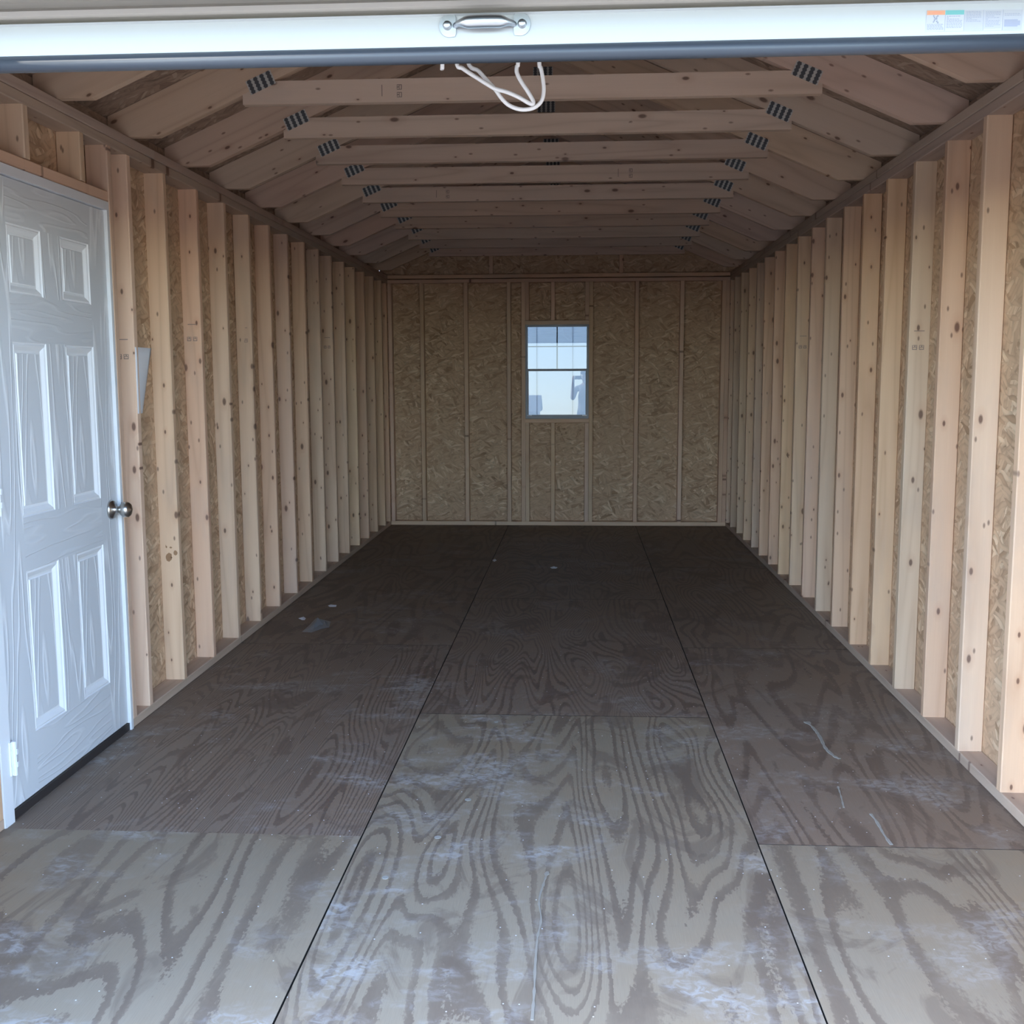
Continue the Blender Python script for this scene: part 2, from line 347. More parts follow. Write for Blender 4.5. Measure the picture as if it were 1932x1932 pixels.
style = {('a', 0): (0.5, 2.6, 9, LT, DK, 0.75), ('a', 1): (0.32, 5.0, 34, LT2, DK2, 0.6), ('a', 2): (0.7, 3.5, 9, LT2, DK2, 0.35), ('a', 3): (0.6, 3.5, 9, LT2, DK2, 0.3),
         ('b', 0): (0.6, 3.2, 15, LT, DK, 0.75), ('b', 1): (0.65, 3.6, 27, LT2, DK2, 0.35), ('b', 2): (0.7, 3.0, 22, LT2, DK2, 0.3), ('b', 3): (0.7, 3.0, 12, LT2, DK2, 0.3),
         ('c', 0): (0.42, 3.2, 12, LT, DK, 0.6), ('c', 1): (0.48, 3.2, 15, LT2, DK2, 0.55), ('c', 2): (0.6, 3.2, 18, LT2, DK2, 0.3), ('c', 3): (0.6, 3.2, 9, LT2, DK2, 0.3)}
panels = {}
for ck, (x0, x1, ys) in cols.items():
    for i in range(len(ys) - 1):
        st = style[(ck, i)]
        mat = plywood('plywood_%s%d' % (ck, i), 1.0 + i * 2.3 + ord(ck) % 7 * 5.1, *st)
        y0, y1 = ys[i] + (0.0016 if i else 0), ys[i + 1] - 0.0016
        bb = MB(); bb.box(0, y1 - y0, 0, x1 - x0, -0.018, 0, 1); bb.m[1] = 0
        # local X runs along the grain (into the shed), local Y across
        dz = 0.0015 if (ck, i) == ('a', 0) else 0.0
        panels[ck, i] = link('plywood_panel', bb.mesh('plywood_panel', [mat, M_sub]), frame((x1, y0, dz - 0.0), (0, 1, 0), (-1, 0, 0)), floor)

# ------------------------------------------------------------------ walls
def stud(parent, x, y, z0=0.038, z1=ZS, name='stud', side=1):
    q = rnd.uniform(-0.0022, 0.0022); dx = rnd.uniform(-0.0015, 0.0025) * side
    return board(name, parent, (x + dx, y + ST / 2, z0), (q, rnd.uniform(-0.0012, 0.0012), 1), (1, rnd.uniform(-0.03, 0.03), 0), z1 - z0, mat=M_stud)
def stamp_mesh():
    b = MB()
    def seg(x0, x1, y0, y1): b.box(x0, x1, y0, y1, 0, 0.0004)
    seg(0.078, 0.081, -0.022, 0.022)                                            # dash across the board
    for cy in (-0.017, 0.012):
        seg(0.0, 0.003, cy - 0.010, cy + 0.010); seg(0.0, 0.020, cy - 0.010, cy - 0.0075); seg(0.0, 0.020, cy + 0.0075, cy + 0.010)
        seg(0.009, 0.011, cy - 0.01, cy + 0.01); seg(0.018, 0.020, cy - 0.006, cy + 0.006); seg(0.012, 0.017, cy - 0.002, cy + 0.003)
    return b.mesh('grade_stamp', M_ink)
M_stamp = stamp_mesh()
BASE = 3.98; OC = 0.4064

# left wall
DY0, DY1, DZ1 = 3.195, 4.203, 2.098        # side door opening
me = holed(YF, OYB, -0.19, ZP, DY0, DY1, -0.0, DZ1, 0.012, M_siding_out, 'wall_left')
wall_left = link('wall_left', me, frame((OXL - SHT - 0.0125, 0, 0), (0, 1, 0), (0, 0, 1))); tag(wall_left, 'stud wall of pale pine over OSB holding the white side door', 'wall', kind='structure')
ys = [YF + 0.001, DY0 - 0.0, DY1, 4.42, 5.64, 6.86, 8.08, 9.30, OYB]
for a, c in zip(ys[:-1], ys[1:]):
    if a == DY0: sheet('osb_panel', wall_left, (OXL - SHT, a, DZ1), (0, 1, 0), (0, 0, 1), c - a, ZP - DZ1, M_osb)
    else: sheet('osb_panel', wall_left, (OXL - SHT, a + 0.001, 0), (0, 1, 0), (0, 0, 1), c - a - 0.002, ZP, M_osb)
XLc, XRc = XL - SW / 2, XR + SW / 2
left_studs = {}
lys = [2.0, 2.355, 2.761, 3.155, 4.206] + [BASE + OC * k for k in range(1, 16)]
for y in lys: left_studs[round(y, 2)] = stud(wall_left, XLc, y)
stud(wall_left, XLc, 10.369)
for y in (BASE - OC, BASE): stud(wall_left, XLc, y, DZ1 + 0.042, ZS, 'cripple_stud')
board('header', wall_left, (XLc, DY0, DZ1 + 0.021), (0, 1, 0), (1, 0, 0), DY1 - DY0, mat=M_stud)
for a, c in ((YF + 0.002, DY0), (DY1, OYB)): board('bottom_plate', wall_left, (XLc, a, 0.019), (0, 1, 0), (1, 0, 0), c - a, mat=M_plate)
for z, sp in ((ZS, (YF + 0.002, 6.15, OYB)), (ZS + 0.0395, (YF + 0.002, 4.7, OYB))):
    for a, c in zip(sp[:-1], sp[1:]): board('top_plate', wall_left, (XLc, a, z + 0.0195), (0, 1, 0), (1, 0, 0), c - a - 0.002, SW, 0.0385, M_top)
# right wall
b = MB(); b.box(YF, OYB, -0.19, ZP, 0, 0.012)
wall_right = link('wall_right', b.mesh('wall_right', M_siding_out), frame((OXR + SHT + 0.0005, 0, 0), (0, 1, 0), (0, 0, 1))); tag(wall_right, 'unbroken stud wall of pale pine over OSB facing the white door', 'wall', kind='structure')
ys = [YF + 0.001, 3.19, 4.41, 5.63, 6.85, 8.07, 9.29, OYB]
for a, c in zip(ys[:-1], ys[1:]): sheet('osb_panel', wall_right, (OXR, a + 0.001, 0), (0, 1, 0), (0, 0, 1), c - a - 0.002, ZP, M_osb)
right_studs = {}
for k in range(-4, 16): right_studs[k] = stud(wall_right, XRc, BASE + OC * k, side=-1)
stud(wall_right, XRc, 10.369, side=-1); stud(wall_right, XRc, 2.0, side=-1)
board('bottom_plate', wall_right, (XRc, YF + 0.002, 0.019), (0, 1, 0), (1, 0, 0), OYB - YF - 0.004, mat=M_plate)
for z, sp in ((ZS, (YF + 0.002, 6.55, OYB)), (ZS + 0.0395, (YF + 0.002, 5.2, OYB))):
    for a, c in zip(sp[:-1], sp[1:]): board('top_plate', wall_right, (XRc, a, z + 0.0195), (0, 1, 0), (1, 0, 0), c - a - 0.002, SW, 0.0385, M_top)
# grade stamps on the camera-facing faces
for d, key, z in ((left_studs, 4.39, 1.50), (left_studs, 5.2, 1.60), (left_studs, 6.01, 1.62), (left_studs, 8.04, 1.64), (right_studs, 2, 1.53), (right_studs, 3, 1.55), (right_studs, 5, 1.57), (right_studs, 8, 1.6)):
    so = d[key]; L0 = WM[so].translation
    link('grade_stamp', M_stamp, frame((L0.x, L0.y - ST / 2 - 0.0007, z), (0, 0, 1), (1, 0, 0)), so)

# back wall
WX0, WX1, WZ0, WZ1 = -0.505, 0.100, 1.028, 1.917     # window opening
me = holed(OXL, OXR, -0.19, ZP, WX0, WX1, WZ0, WZ1, 0.012, M_siding_out, 'wall_back')
wall_back = link('wall_back', me, frame((0, OYB + SHT + 0.0125, 0), (1, 0, 0), (0, 0, 1))); tag(wall_back, 'end wall of OSB between studs around the small window', 'wall', kind='structure')
for x0, x1 in ((OXL, -0.662), (0.558, OXR)): sheet('osb_panel', wall_back, (x0 + 0.001, OYB + SHT, 0), (1, 0, 0), (0, 0, 1), x1 - x0 - 0.002, ZP, M_osb)
link('osb_panel', holed(-0.661, 0.557, 0, ZP, WX0, WX1, WZ0, WZ1, SHT, M_osb, 'osb_holed'), frame((0, OYB + SHT, 0), (1, 0, 0), (0, 0, 1)), wall_back)
# gable: two triangular halves, sheathed
for sgn in (-1, 1):
    bb = MB(); uo = 1.70
    pts = [(0, ZP + 0.002), (uo, ZP + 0.002), (uo, max(raf_top(uo) - 0.01, ZP + 0.01)), (0, raf_top(0) - 0.004)]
    pts = [(XC + sgn * u, z) for u, z in pts]
    if sgn < 0: pts.reverse()
    bb.prism(pts, 0, SHT); link('gable_panel', bb.mesh('gable_panel', M_osb), frame((0, OYB + SHT, 0), (1, 0, 0), (0, 0, 1)), wall_back)
def bstud(x, z0, z1, name='stud'):      # back wall stud, narrow edge to the room, centred on x
    return board(name, wall_back, (x, YB + SW / 2, z0), (rnd.uniform(-0.0015, 0.0015), 0, 1), (0, 1, 0), z1 - z0, mat=M_stud)
for x in (XL + 0.021, -1.489, -1.067, -0.661, WX0 - 0.0195, WX1 + 0.0195, 0.548, 0.968, XR - 0.055, XR - 0.016): bstud(x, 0.038, ZS)
board('header', wall_back, (WX0, YB + SW / 2, WZ1 + 0.0195), (1, 0, 0), (0, 1, 0), WX1 - WX0, mat=M_stud)
board('window_sill_plate', wall_back, (WX0, YB + SW / 2, WZ0 - 0.0195), (1, 0, 0), (0, 1, 0), WX1 - WX0, mat=M_stud)
for x in (WX0 + 0.0195, -0.241, WX1 - 0.0195):
    bstud(x, WZ1 + 0.0395, ZS, 'cripple_stud'); bstud(x, 0.038, WZ0 - 0.0395, 'cripple_stud')
board('bottom_plate', wall_back, (XL, YB + SW / 2, 0.019), (1, 0, 0), (0, 1, 0), XR - XL, mat=M_stud)
board('top_plate', wall_back, (XL, YB + SW / 2, ZS + 0.017), (1, 0, 0), (0, 1, 0), XR - XL, SW, 0.034, M_stud)
board('top_plate', wall_back, (XL, YB + SW / 2 + 0.004, ZS + 0.060), (1, 0, 0), (0, 1, 0), XR - XL, SW - 0.008, 0.036, M_stud)
for x in (-0.83, 0.40): board('gable_stud', wall_back, (x, YB + SW - 0.019, ZP + 0.002), (0, 0, 1), (1, 0, 0), raf_top(abs(x - XC)) - 0.17 - ZP, 0.04, ST, M_stud)

# front wall
DX0, DX1, DZT = XC - 1.371, XC + 1.371, 2.10
me = holed(OXL, OXR, -0.19, ZP, DX0, DX1, -0.19, DZT, 0.10, M_siding_out, 'wall_front')
wall_front = link('wall_front', me, frame((0, YF, 0), (1, 0, 0), (0, 0, 1))); tag(wall_front, 'front wall around the wide roll-up door opening', 'wall', kind='structure')
bb = MB(); bb.prism([(XC - 1.7, ZP + 0.002), (XC + 1.7, ZP + 0.002), (XC, raf_top(0) - 0.004)], 0, 0.02)
link('gable_panel', bb.mesh('front_gable', M_siding_out), frame((0, YF, 0), (1, 0, 0), (0, 0, 1)), wall_front)

# ------------------------------------------------------------------ roof: shell, deck sheets, trusses
bb = MB(); UE = 1.88; y0, y1 = YF - 0.12, OYB + 0.15
zt = 0.016
poly = [(-UE, raf_top(UE) + zt), (0, raf_top(0) + zt), (UE, raf_top(UE) + zt), (UE, raf_top(UE) + zt + 0.03), (0, raf_top(0) + zt + 0.034), (-UE, raf_top(UE) + zt + 0.03)]
bb.prism([(XC + u, z) for u, z in poly], 0, y1 - y0)
ceiling = link('ceiling', bb.mesh('roof_shell', M_roofing), frame((0, y1, 0), (1, 0, 0), (0, 0, 1))); tag(ceiling, 'open gable roof of OSB decking on pale lumber trusses', 'ceiling', kind='structure')
ang = math.atan(SL); ca = math.cos(ang)
for sgn in (-1, 1):
    rows = [(0.0, 0.86), (0.87, UE * 1.0 / ca)]                         # distance down the slope from the ridge
    for ri, (d0, d1) in enumerate(rows):
        st0 = YF + 0.002 - (1.2192 if (ri + (sgn > 0)) % 2 else 0)
        yy = st0
        while yy < OYB - 0.02:
            a, c = max(yy, YF + 0.002), min(yy + 2.4384, OYB + SHT)
            if c - a > 0.05:
                dirv = Vector((sgn * ca, 0, -math.sin(ang)))
                org = Vector((XC, 0, raf_top(0) + 0.002)) + dirv * (d0 + 0.004)
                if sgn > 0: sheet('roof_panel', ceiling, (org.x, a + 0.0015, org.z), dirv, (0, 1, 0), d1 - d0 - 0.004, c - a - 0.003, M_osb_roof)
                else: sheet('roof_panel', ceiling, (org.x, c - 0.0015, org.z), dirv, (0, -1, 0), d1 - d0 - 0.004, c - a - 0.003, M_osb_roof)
            yy += 2.4384
for sgn in (-1, 1):
    zt_ = raf_top(1.72)
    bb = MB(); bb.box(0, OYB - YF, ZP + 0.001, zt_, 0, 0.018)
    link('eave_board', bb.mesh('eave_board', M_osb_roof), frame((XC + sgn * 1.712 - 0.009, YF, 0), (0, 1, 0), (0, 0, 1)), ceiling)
# rafter profile, local X down the slope from the ridge
def rafter_mesh():
    pts = [(0.001, raf_top(0)), (0.001, raf_bot(0)), (1.494, ZP + 0.001), (1.70, ZP + 0.001), (1.70, raf_top(1.70))]
    R = Matrix.Rotation(ang, 2)
    out = []
    for u, z in pts:
        dz = z - raf_top(0); out.append((u * ca - dz * math.sin(ang), u * math.sin(ang) + dz * ca))
    b = MB(); b.prism(out, -ST / 2, ST / 2); return b.mesh('rafter', M_truss)
RM = rafter_mesh()
ZT0, ZT1, UT = 2.507, 2.596, 1.142
uc = 1.494 - (ZT1 - ZP - 0.005) / SL
tb = MB(); zc = raf_bot(UT) - 0.001
tb.prism([(-UT, ZT0), (UT, ZT0), (UT, zc), (uc, ZT1), (-uc, ZT1), (-UT, zc)], -ST / 2, ST / 2); TM = tb.mesh('collar_tie', M_truss)
pb = MB(); pb.box(-0.0555, 0.0555, -0.028, 0.028, 0, 0.0015); PM = pb.mesh('nail_plate', M_nail)
pk = MB(); pk.box(-0.055, 0.055, -0.05, 0.05, 0, 0.0015); PK = pk.mesh('ridge_plate', M_nail)
ty = [3.832 + 0.6096 * k for k in range(-2, 11)]
ties = []
for k, y in enumerate(ty):
    yc = y + ST / 2
    rafs = []
    for sgn in (-1, 1):
        if sgn > 0: M = frame((XC, yc, raf_top(0)), (ca, 0, -math.sin(ang)), (math.sin(ang), 0, ca))
        else: M = frame((XC, yc, raf_top(0)), (-ca, 0, -math.sin(ang)), (-math.sin(ang), 0, ca))
        rafs.append(link('rafter', RM, M, ceiling))
    dz = rnd.uniform(-0.003, 0.003)
    tie = link('collar_tie', TM, frame((XC, yc, dz), (1, 0, 0), (0, 0, 1)), ceiling); ties.append(tie)
    for sgn in (-1, 1):
        up_ = 1.075 + rnd.uniform(-0.012, 0.012); pz = raf_bot(up_) + 0.012
        link('nail_plate', PM, frame((XC + sgn * up_, y - 0.0002, pz), (1, 0, -sgn * SL), (0, 0, 1)), tie)
    link('nail_plate', PK, frame((XC, y - 0.0002, raf_top(0) - 0.13), (1, 0, 0), (0, 0, 1)), rafs[0])
for k, u in ((3, -0.50), (6, 0.5), (7, -0.6)):
    t = ties[k]; link('grade_stamp', M_stamp, frame((XC + u, WM[t].translation.y - ST / 2 - 0.0006, ZT0 + 0.044), (-1, 0, 0), (0, 0, 1)), t)

# ------------------------------------------------------------------ side door
door_1 = link('door_1', None, T(XL, (DY0 + DY1) / 2, 0)); tag(door_1, 'white six-panel entry door with a round nickel knob', 'door', kind='structure')
FD = frame((0, 0, 0), (0, 1, 0), (0, 0, 1))          # local x = world y, local y = world z, local z = world x
def dframe(x, y, z): return frame((x, y, z), (0, 1, 0), (0, 0, 1))
b = MB()
xo, xi = OXL - 0.02, XL + 0.003
b.box(xo, xi, DY0 + 0.003, 3.256, 0.0, DZ1 - 0.002); b.box(xo, xi, 4.182, DY1 - 0.002, 0.0, DZ1 - 0.002); b.box(xo, xi, 3.256, 4.182, 2.064, DZ1 - 0.002)
link('door_jamb', b.mesh('door_jamb', M_white), None, door_1)
b = MB(); xq = OXL - SHT - 0.0135
b.box(xq - 0.03, xq, DY0 - 0.05, 3.275, -0.15, DZ1 + 0.05); b.box(xq - 0.03, xq, 4.163, DY1 + 0.05, -0.15, DZ1 + 0.05); b.box(xq - 0.03, xq, 3.275, 4.163, 2.045, DZ1 + 0.05); b.box(xq - 0.03, xq, 3.275, 4.163, -0.15, 0.02)
link('door_casing', b.mesh('door_casing', M_white), None, door_1)
b = MB(); b.box(xo, XL - 0.004, 3.258, 4.180, 0.001, 0.030); link('threshold', b.mesh('threshold', M_thresh), None, door_1)['label'] = 'dark threshold strip'
LY0, LY1, LZ0, LZ1 = 3.259, 4.179, 0.034, 2.060
LX = XL - 0.010
cx = [0, 3.443 - LY0, 3.667 - LY0, 3.808 - LY0, 4.032 - LY0, LY1 - LY0]
rz = [0, 0.240 - LZ0, 0.788 - LZ0, 0.966 - LZ0, 1.540 - LZ0, 1.695 - LZ0, 1.918 - LZ0, LZ1 - LZ0]
b = MB()
for i in range(5):
    for j in range(7):
        hole = i in (1, 3) and j in (1, 3, 5)
        if hole: continue
        m = 0 if i in (0, 4) or (i == 2 and j in (1, 3, 5)) else 1
        b.quad((cx[i], rz[j], 0), (cx[i + 1], rz[j], 0), (cx[i + 1], rz[j + 1], 0), (cx[i], rz[j + 1], 0), m)
Wl, Hl = cx[-1], rz[-1]; D_ = -0.044
b.quad((0, 0, D_), (0, Hl, D_), (Wl, Hl, D_), (Wl, 0, D_)); b.quad((0, 0, D_), (Wl, 0, D_), (Wl, 0, 0), (0, 0, 0)); b.quad((0, Hl, 0), (Wl, Hl, 0), (Wl, Hl, D_), (0, Hl, D_))
b.quad((0, 0, D_), (0, 0, 0), (0, Hl, 0), (0, Hl, D_)); b.quad((Wl, 0, 0), (Wl, 0, D_), (Wl, Hl, D_), (Wl, Hl, 0))
leaf = link('door_leaf', b.mesh('door_leaf', [M_door_v, M_door_h]), dframe(LX, LY0, LZ0), door_1)
prof = [(0.0, 0.0), (0.004, -0.004), (0.009, -0.0015), (0.015, -0.004), (0.026, -0.011), (0.034, -0.0125), (0.037, -0.009)]
for i in (1, 3):
    for j in (1, 3, 5):
        w_, h_ = cx[i + 1] - cx[i], rz[j + 1] - rz[j]; v = []; f = []; fm = []
        for ins, dz in prof: v += [(ins, ins, dz), (w_ - ins, ins, dz), (w_ - ins, h_ - ins, dz), (ins, h_ - ins, dz)]
        for q in range(len(prof) - 1):
            for e in range(4): f.append((q * 4 + e, q * 4 + (e + 1) % 4, q * 4 + 4 + (e + 1) % 4, q * 4 + 4 + e)); fm.append(1)
        f.append(tuple(len(v) - 4 + e for e in range(4))); fm.append(0)
        link('raised_panel', mk('raised_panel', v, f, [M_door_v, M_white], fm), dframe(LX, LY0 + cx[i], LZ0 + rz[j]), leaf)
b = MB(); b.lathe([(0.033, 0), (0.033, 0.004), (0.030, 0.009), (0.014, 0.012), (0.0115, 0.022), (0.012, 0.030), (0.020, 0.036), (0.0265, 0.046), (0.0275, 0.054), (0.0255, 0.062), (0.019, 0.068), (0.008, 0.071), (0.006, 0.073), (0.001, 0.0735)], 28)
kb = link('door_knob', b.mesh('door_knob', M_nickel, True), dframe(LX + 0.0005, 4.117, 0.912) @ Matrix.Scale(1.14, 4), leaf); kb['label'] = 'round satin nickel knob'
for z in (0.211, 1.05, 1.88):
    b = MB(); b.box(-0.016, 0.014, -0.055, 0.055, -0.001, 0.004); b.tube([(0, -0.056, 0.008), (0, 0.056, 0.008)], 0.007, 8)
    b.box(0.002, 0.010, -0.03, -0.012, 0.003, 0.016); b.box(0.002, 0.010, 0.012, 0.03, 0.003, 0.016)
    link('hinge', b.mesh('hinge', M_white), dframe(XL + 0.003, 3.262, z), door_1)

# ------------------------------------------------------------------ window
window_1 = link('window_1', None, T((WX0 + WX1) / 2, YB + SW, WZ0)); tag(window_1, 'small single-hung window with a grid in its upper sash', 'window', kind='structure')
wy = YB + 0.052
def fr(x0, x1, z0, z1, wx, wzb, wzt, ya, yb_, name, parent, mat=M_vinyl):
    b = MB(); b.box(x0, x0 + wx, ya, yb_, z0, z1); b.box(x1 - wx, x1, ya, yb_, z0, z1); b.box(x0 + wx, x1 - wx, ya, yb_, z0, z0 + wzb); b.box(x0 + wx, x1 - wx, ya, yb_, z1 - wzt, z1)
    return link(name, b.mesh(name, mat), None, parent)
e = -0.0004
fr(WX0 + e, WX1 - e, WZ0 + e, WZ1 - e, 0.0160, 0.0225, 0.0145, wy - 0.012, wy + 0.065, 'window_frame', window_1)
zm0 = 1.492
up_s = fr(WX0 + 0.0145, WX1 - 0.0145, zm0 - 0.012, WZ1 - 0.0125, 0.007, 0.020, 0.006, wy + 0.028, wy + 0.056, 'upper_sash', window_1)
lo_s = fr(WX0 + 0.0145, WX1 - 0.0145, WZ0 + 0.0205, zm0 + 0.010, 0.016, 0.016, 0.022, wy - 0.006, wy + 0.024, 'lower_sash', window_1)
def pane(x0, x1, z0, z1, y, par):
    b = MB(); b.quad((x0, y, z0), (x1, y, z0), (x1, y, z1), (x0, y, z1)); return link('glass_pane', b.mesh('glass_pane', M_glass), None, par)
xa_, xb_ = WX0 + 0.0215, WX1 - 0.0215
pane(xa_, xb_, zm0 + 0.008, WZ1 - 0.0185, wy + 0.034, up_s)
pane(WX0 + 0.0305, WX1 - 0.0305, WZ0 + 0.0365, zm0 - 0.012, wy + 0.003, lo_s)
b = MB(); xm = -0.203; zmu = 1.714
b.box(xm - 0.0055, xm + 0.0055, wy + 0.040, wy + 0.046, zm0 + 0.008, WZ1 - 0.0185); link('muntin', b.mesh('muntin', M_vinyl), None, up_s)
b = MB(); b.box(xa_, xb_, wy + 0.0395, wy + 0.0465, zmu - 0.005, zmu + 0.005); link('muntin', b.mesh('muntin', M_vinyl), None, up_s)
for x in (WX0 + 0.016, WX1 - 0.016 - 0.045):
    b = MB(); b.box(x, x + 0.045, wy - 0.016, wy - 0.007, WZ0 + 0.026, WZ0 + 0.036); b.box(x + 0.016, x + 0.028, wy - 0.021, wy - 0.015, WZ0 + 0.028, WZ0 + 0.034)
    link('tilt_latch', b.mesh('tilt_latch', M_white), None, lo_s)

# ------------------------------------------------------------------ roll-up door at the front
YD = 2.12
door_2 = link('door_2', None, T(XC, YD, 0)); tag(door_2, 'raised roll-up door with a pull handle on its white bottom bar', 'door', kind='structure')
x0, x1 = DX0 + 0.02 - 0.04, DX1 + 0.02
zb0 = pix(966, 85, 1, YD).z; zb1 = pix(966, 25, 1, YD).z; zs0 = pix(966, 117, 1, YD).z
# bar: white face with folded lower lip and upper hem
sec = [(0, zb0), (0.0, zb1 - 0.003), (-0.006, zb1), (0.002, zb1 + 0.003), (0.014, zb1), (0.014, zb0)]
b = MB(); b.prism([(y, z) for y, z in sec][::-1], 0, x1 - x0)
BF = frame((x0, YD, 0), (0, 1, 0), (0, 0, 1))
bar = link('bottom_bar', b.mesh('bottom_bar', M_alu), BF, door_2)
# curtain: rolling corrugations going up, then over the coil
prof2 = [(0.012, zb1 - 0.004), (0.026, zb1 + 0.001), (0.026, zb1 + 0.008), (0.004, zb1 + 0.012), (-0.004, zb1 + 0.015), (-0.004, zb1 + 0.024), (0.012, zb1 + 0.030)]; z = zb1 + 0.038
while z < 2.44:
    prof2 += [(0.024, z), (0.024, z + 0.010), (-0.004, z + 0.024), (-0.004, z + 0.042), (0.012, z + 0.052)]
    z += 0.060
vv = []; ff = []
for (y, zz) in prof2: vv += [(y, zz, 0.0), (y, zz, x1 - x0)]
for i in range(len(prof2) - 1): ff.append((2 * i, 2 * i + 1, 2 * i + 3, 2 * i + 2))
cu = mk('curtain', vv, ff, M_curtain); 
link('curtain', cu, BF, door_2)
b = MB(); b.tube([(0, 0, 0), (x1 - x0, 0, 0)], 0.165, 40); link('curtain_roll', b.mesh('curtain_roll', M_curtain), T(x0, YD + 0.165, 2.44), door_2)
b = MB(); rr = (zb0 - zs0) / 2
b.tube([(0, 0, 0), (x1 - x0, 0, 0)], rr, 20); sl = link('seal', b.mesh('seal', M_rubber, True), T(x0, YD + 0.006, zb0 - rr + 0.001), door_2); sl['label'] = 'round black rubber seal'
for xg in (x0 - 0.045, x1 + 0.005):
    b = MB(); b.box(xg, xg + 0.04, YD - 0.03, YD - 0.026, 0.0, 2.4); b.box(xg, xg + 0.04, YD + 0.03, YD + 0.034, 0.0, 2.4); b.box(xg + (0.0 if xg < XC else 0.036), xg + (0.004 if xg < XC else 0.04), YD - 0.03, YD + 0.034, 0, 2.4)
    link('guide_rail', b.mesh('guide_rail', M_zinc), None, door_2)
# pull handle: two D-shaped feet, bolts and a bowed grip
hl, hr = pix(829, 49, 1, YD), pix(1001, 47, 1, YD)
hx, hz, hw = (hl.x + hr.x) / 2, (hl.z + hr.z) / 2, (hr.x - hl.x) / 2
HF = frame((hx, YD - 0.0005, hz), (1, 0, 0), (0, 0, 1))       # local z points to the camera (-y)
b = MB(); fh = 0.0205; fwid = 0.030
for sgn in (-1, 1):
    pts = []
    for k in range(13):
        a = math.pi / 2 + math.pi * k / 12
        pts.append((fwid * 0.62 * math.cos(a), fh * math.sin(a)))
    pts = pts + [(fwid * 0.36, -fh + 0.001), (fwid * 0.42, -fh + 0.006), (fwid * 0.42, fh - 0.006), (fwid * 0.36, fh - 0.001)]
    base = hw - fwid * 0.62
    if sgn < 0: P = [(-base + x, y) for x, y in pts]
    else: P = [(base - x, y) for x, y in pts][::-1]
    b.prism(P, 0, 0.0025)
handle = link('pull_handle', b.mesh('pull_handle', M_zinc), HF, bar)
gx = hw - fwid * 1.02
path = [(-gx, 0, 0.001), (-gx * 0.94, 0, 0.008), (-gx * 0.82, 0, 0.015), (-gx * 0.55, 0, 0.021), (0, 0, 0.023), (gx * 0.55, 0, 0.021), (gx * 0.82, 0, 0.015), (gx * 0.94, 0, 0.008), (gx, 0, 0.001)]
sp = smooth_path(path, 4); rs = []
for p_ in sp:
    q = abs(p_.x) / gx; t_ = max(0.0, min(1.0, (0.92 - q) / 0.42)); rs.append(0.0056 + 0.0062 * t_ * t_ * (3 - 2 * t_))
b.__init__(); b.tube(sp, rs, 14); link('grip', b.mesh('grip', M_zinc, True), HF, bar)
for sgn in (-1, 1):
    b = MB(); b.lathe([(0.0085, 0.0), (0.0085, 0.0035), (0.0066, 0.004), (0.0066, 0.009), (0.0058, 0.0105), (0.001, 0.011)], 18)
    link('bolt', b.mesh('bolt', M_zinc, True), HF @ T(sgn * (hw - 0.0155), 0, 0.0024), bar)
# warning sticker: one sheet, five fields
tl, br_ = pix(1747, 20, 1, YD), pix(1746, 60, 1, YD)
sx0, sz1, sz0 = br_.x, tl.z, br_.z; sh_ = sz1 - sz0; cw = sh_ * 0.92
b = MB(); cols_ = [flat('sticker_white', (0.42, 0.43, 0.48), 0.5), flat('sticker_orange', (0.58, 0.28, 0.17), 0.5), flat('sticker_teal', (0.13, 0.36, 0.36), 0.5), flat('sticker_print', (0.26, 0.28, 0.36), 0.5), flat('sticker_pale', (0.37, 0.38, 0.42), 0.5), flat('sticker_dark', (0.25, 0.27, 0.33), 0.5), flat('sticker_rust', (0.62, 0.25, 0.15), 0.5)]
W_ = cw * 5.05
b.box(0, W_, 0, sh_, 0, 0.0003, 0)
def lab(x0_, x1_, y0_, y1_, m, h=0.0005): b.box(x0_ * cw, x1_ * cw, y0_ * sh_, y1_ * sh_, 0.0002, h, m)
lab(0.03, 0.98, 0.78, 0.99, 1); lab(1.0, 1.98, 0.78, 0.99, 2)
lab(0.12, 0.20, 0.84, 0.91, 6, 0.0007)
for q in range(7): lab(0.30 + q * 0.075, 0.30 + q * 0.075 + 0.055, 0.83, 0.92, 6, 0.0007)
lab(2.0, 2.98, 0.03, 0.97, 4); lab(3.05, 3.95, 0.1, 0.97, 4); lab(4.02, 5.02, 0.03, 0.97, 4)
for xq in (0.99, 1.99, 3.0, 4.0): lab(xq, xq + 0.015, 0.02, 0.78 if xq < 2 else 0.98, 3, 0.0007)
# small pictogram: figure under a closing door
for x0_, x1_, y0_, y1_ in ((0.36, 0.42, 0.70, 0.77), (0.40, 0.47, 0.63, 0.70), (0.44, 0.58, 0.56, 0.63), (0.52, 0.58, 0.63, 0.72), (0.57, 0.64, 0.70, 0.77), (0.40, 0.47, 0.48, 0.57), (0.53, 0.60, 0.44, 0.52), (0.36, 0.43, 0.42, 0.48), (0.58, 0.66, 0.38, 0.46)): lab(x0_, x1_, y0_, y1_, 5, 0.0007)
rq = random.Random(3)
def textlines(xa__, xb__, y_top, y_bot, nl, m=3):
    for q in range(nl):
        yy_ = y_top - (y_top - y_bot) * q / nl; xx = xa__
        while xx < xb__ - 0.05:
            L_ = rq.uniform(0.05, 0.14); lab(xx, min(xx + L_, xb__), yy_ - 0.026, yy_, m, 0.0007); xx += L_ + 0.03
            if rq.random() < 0.06: break
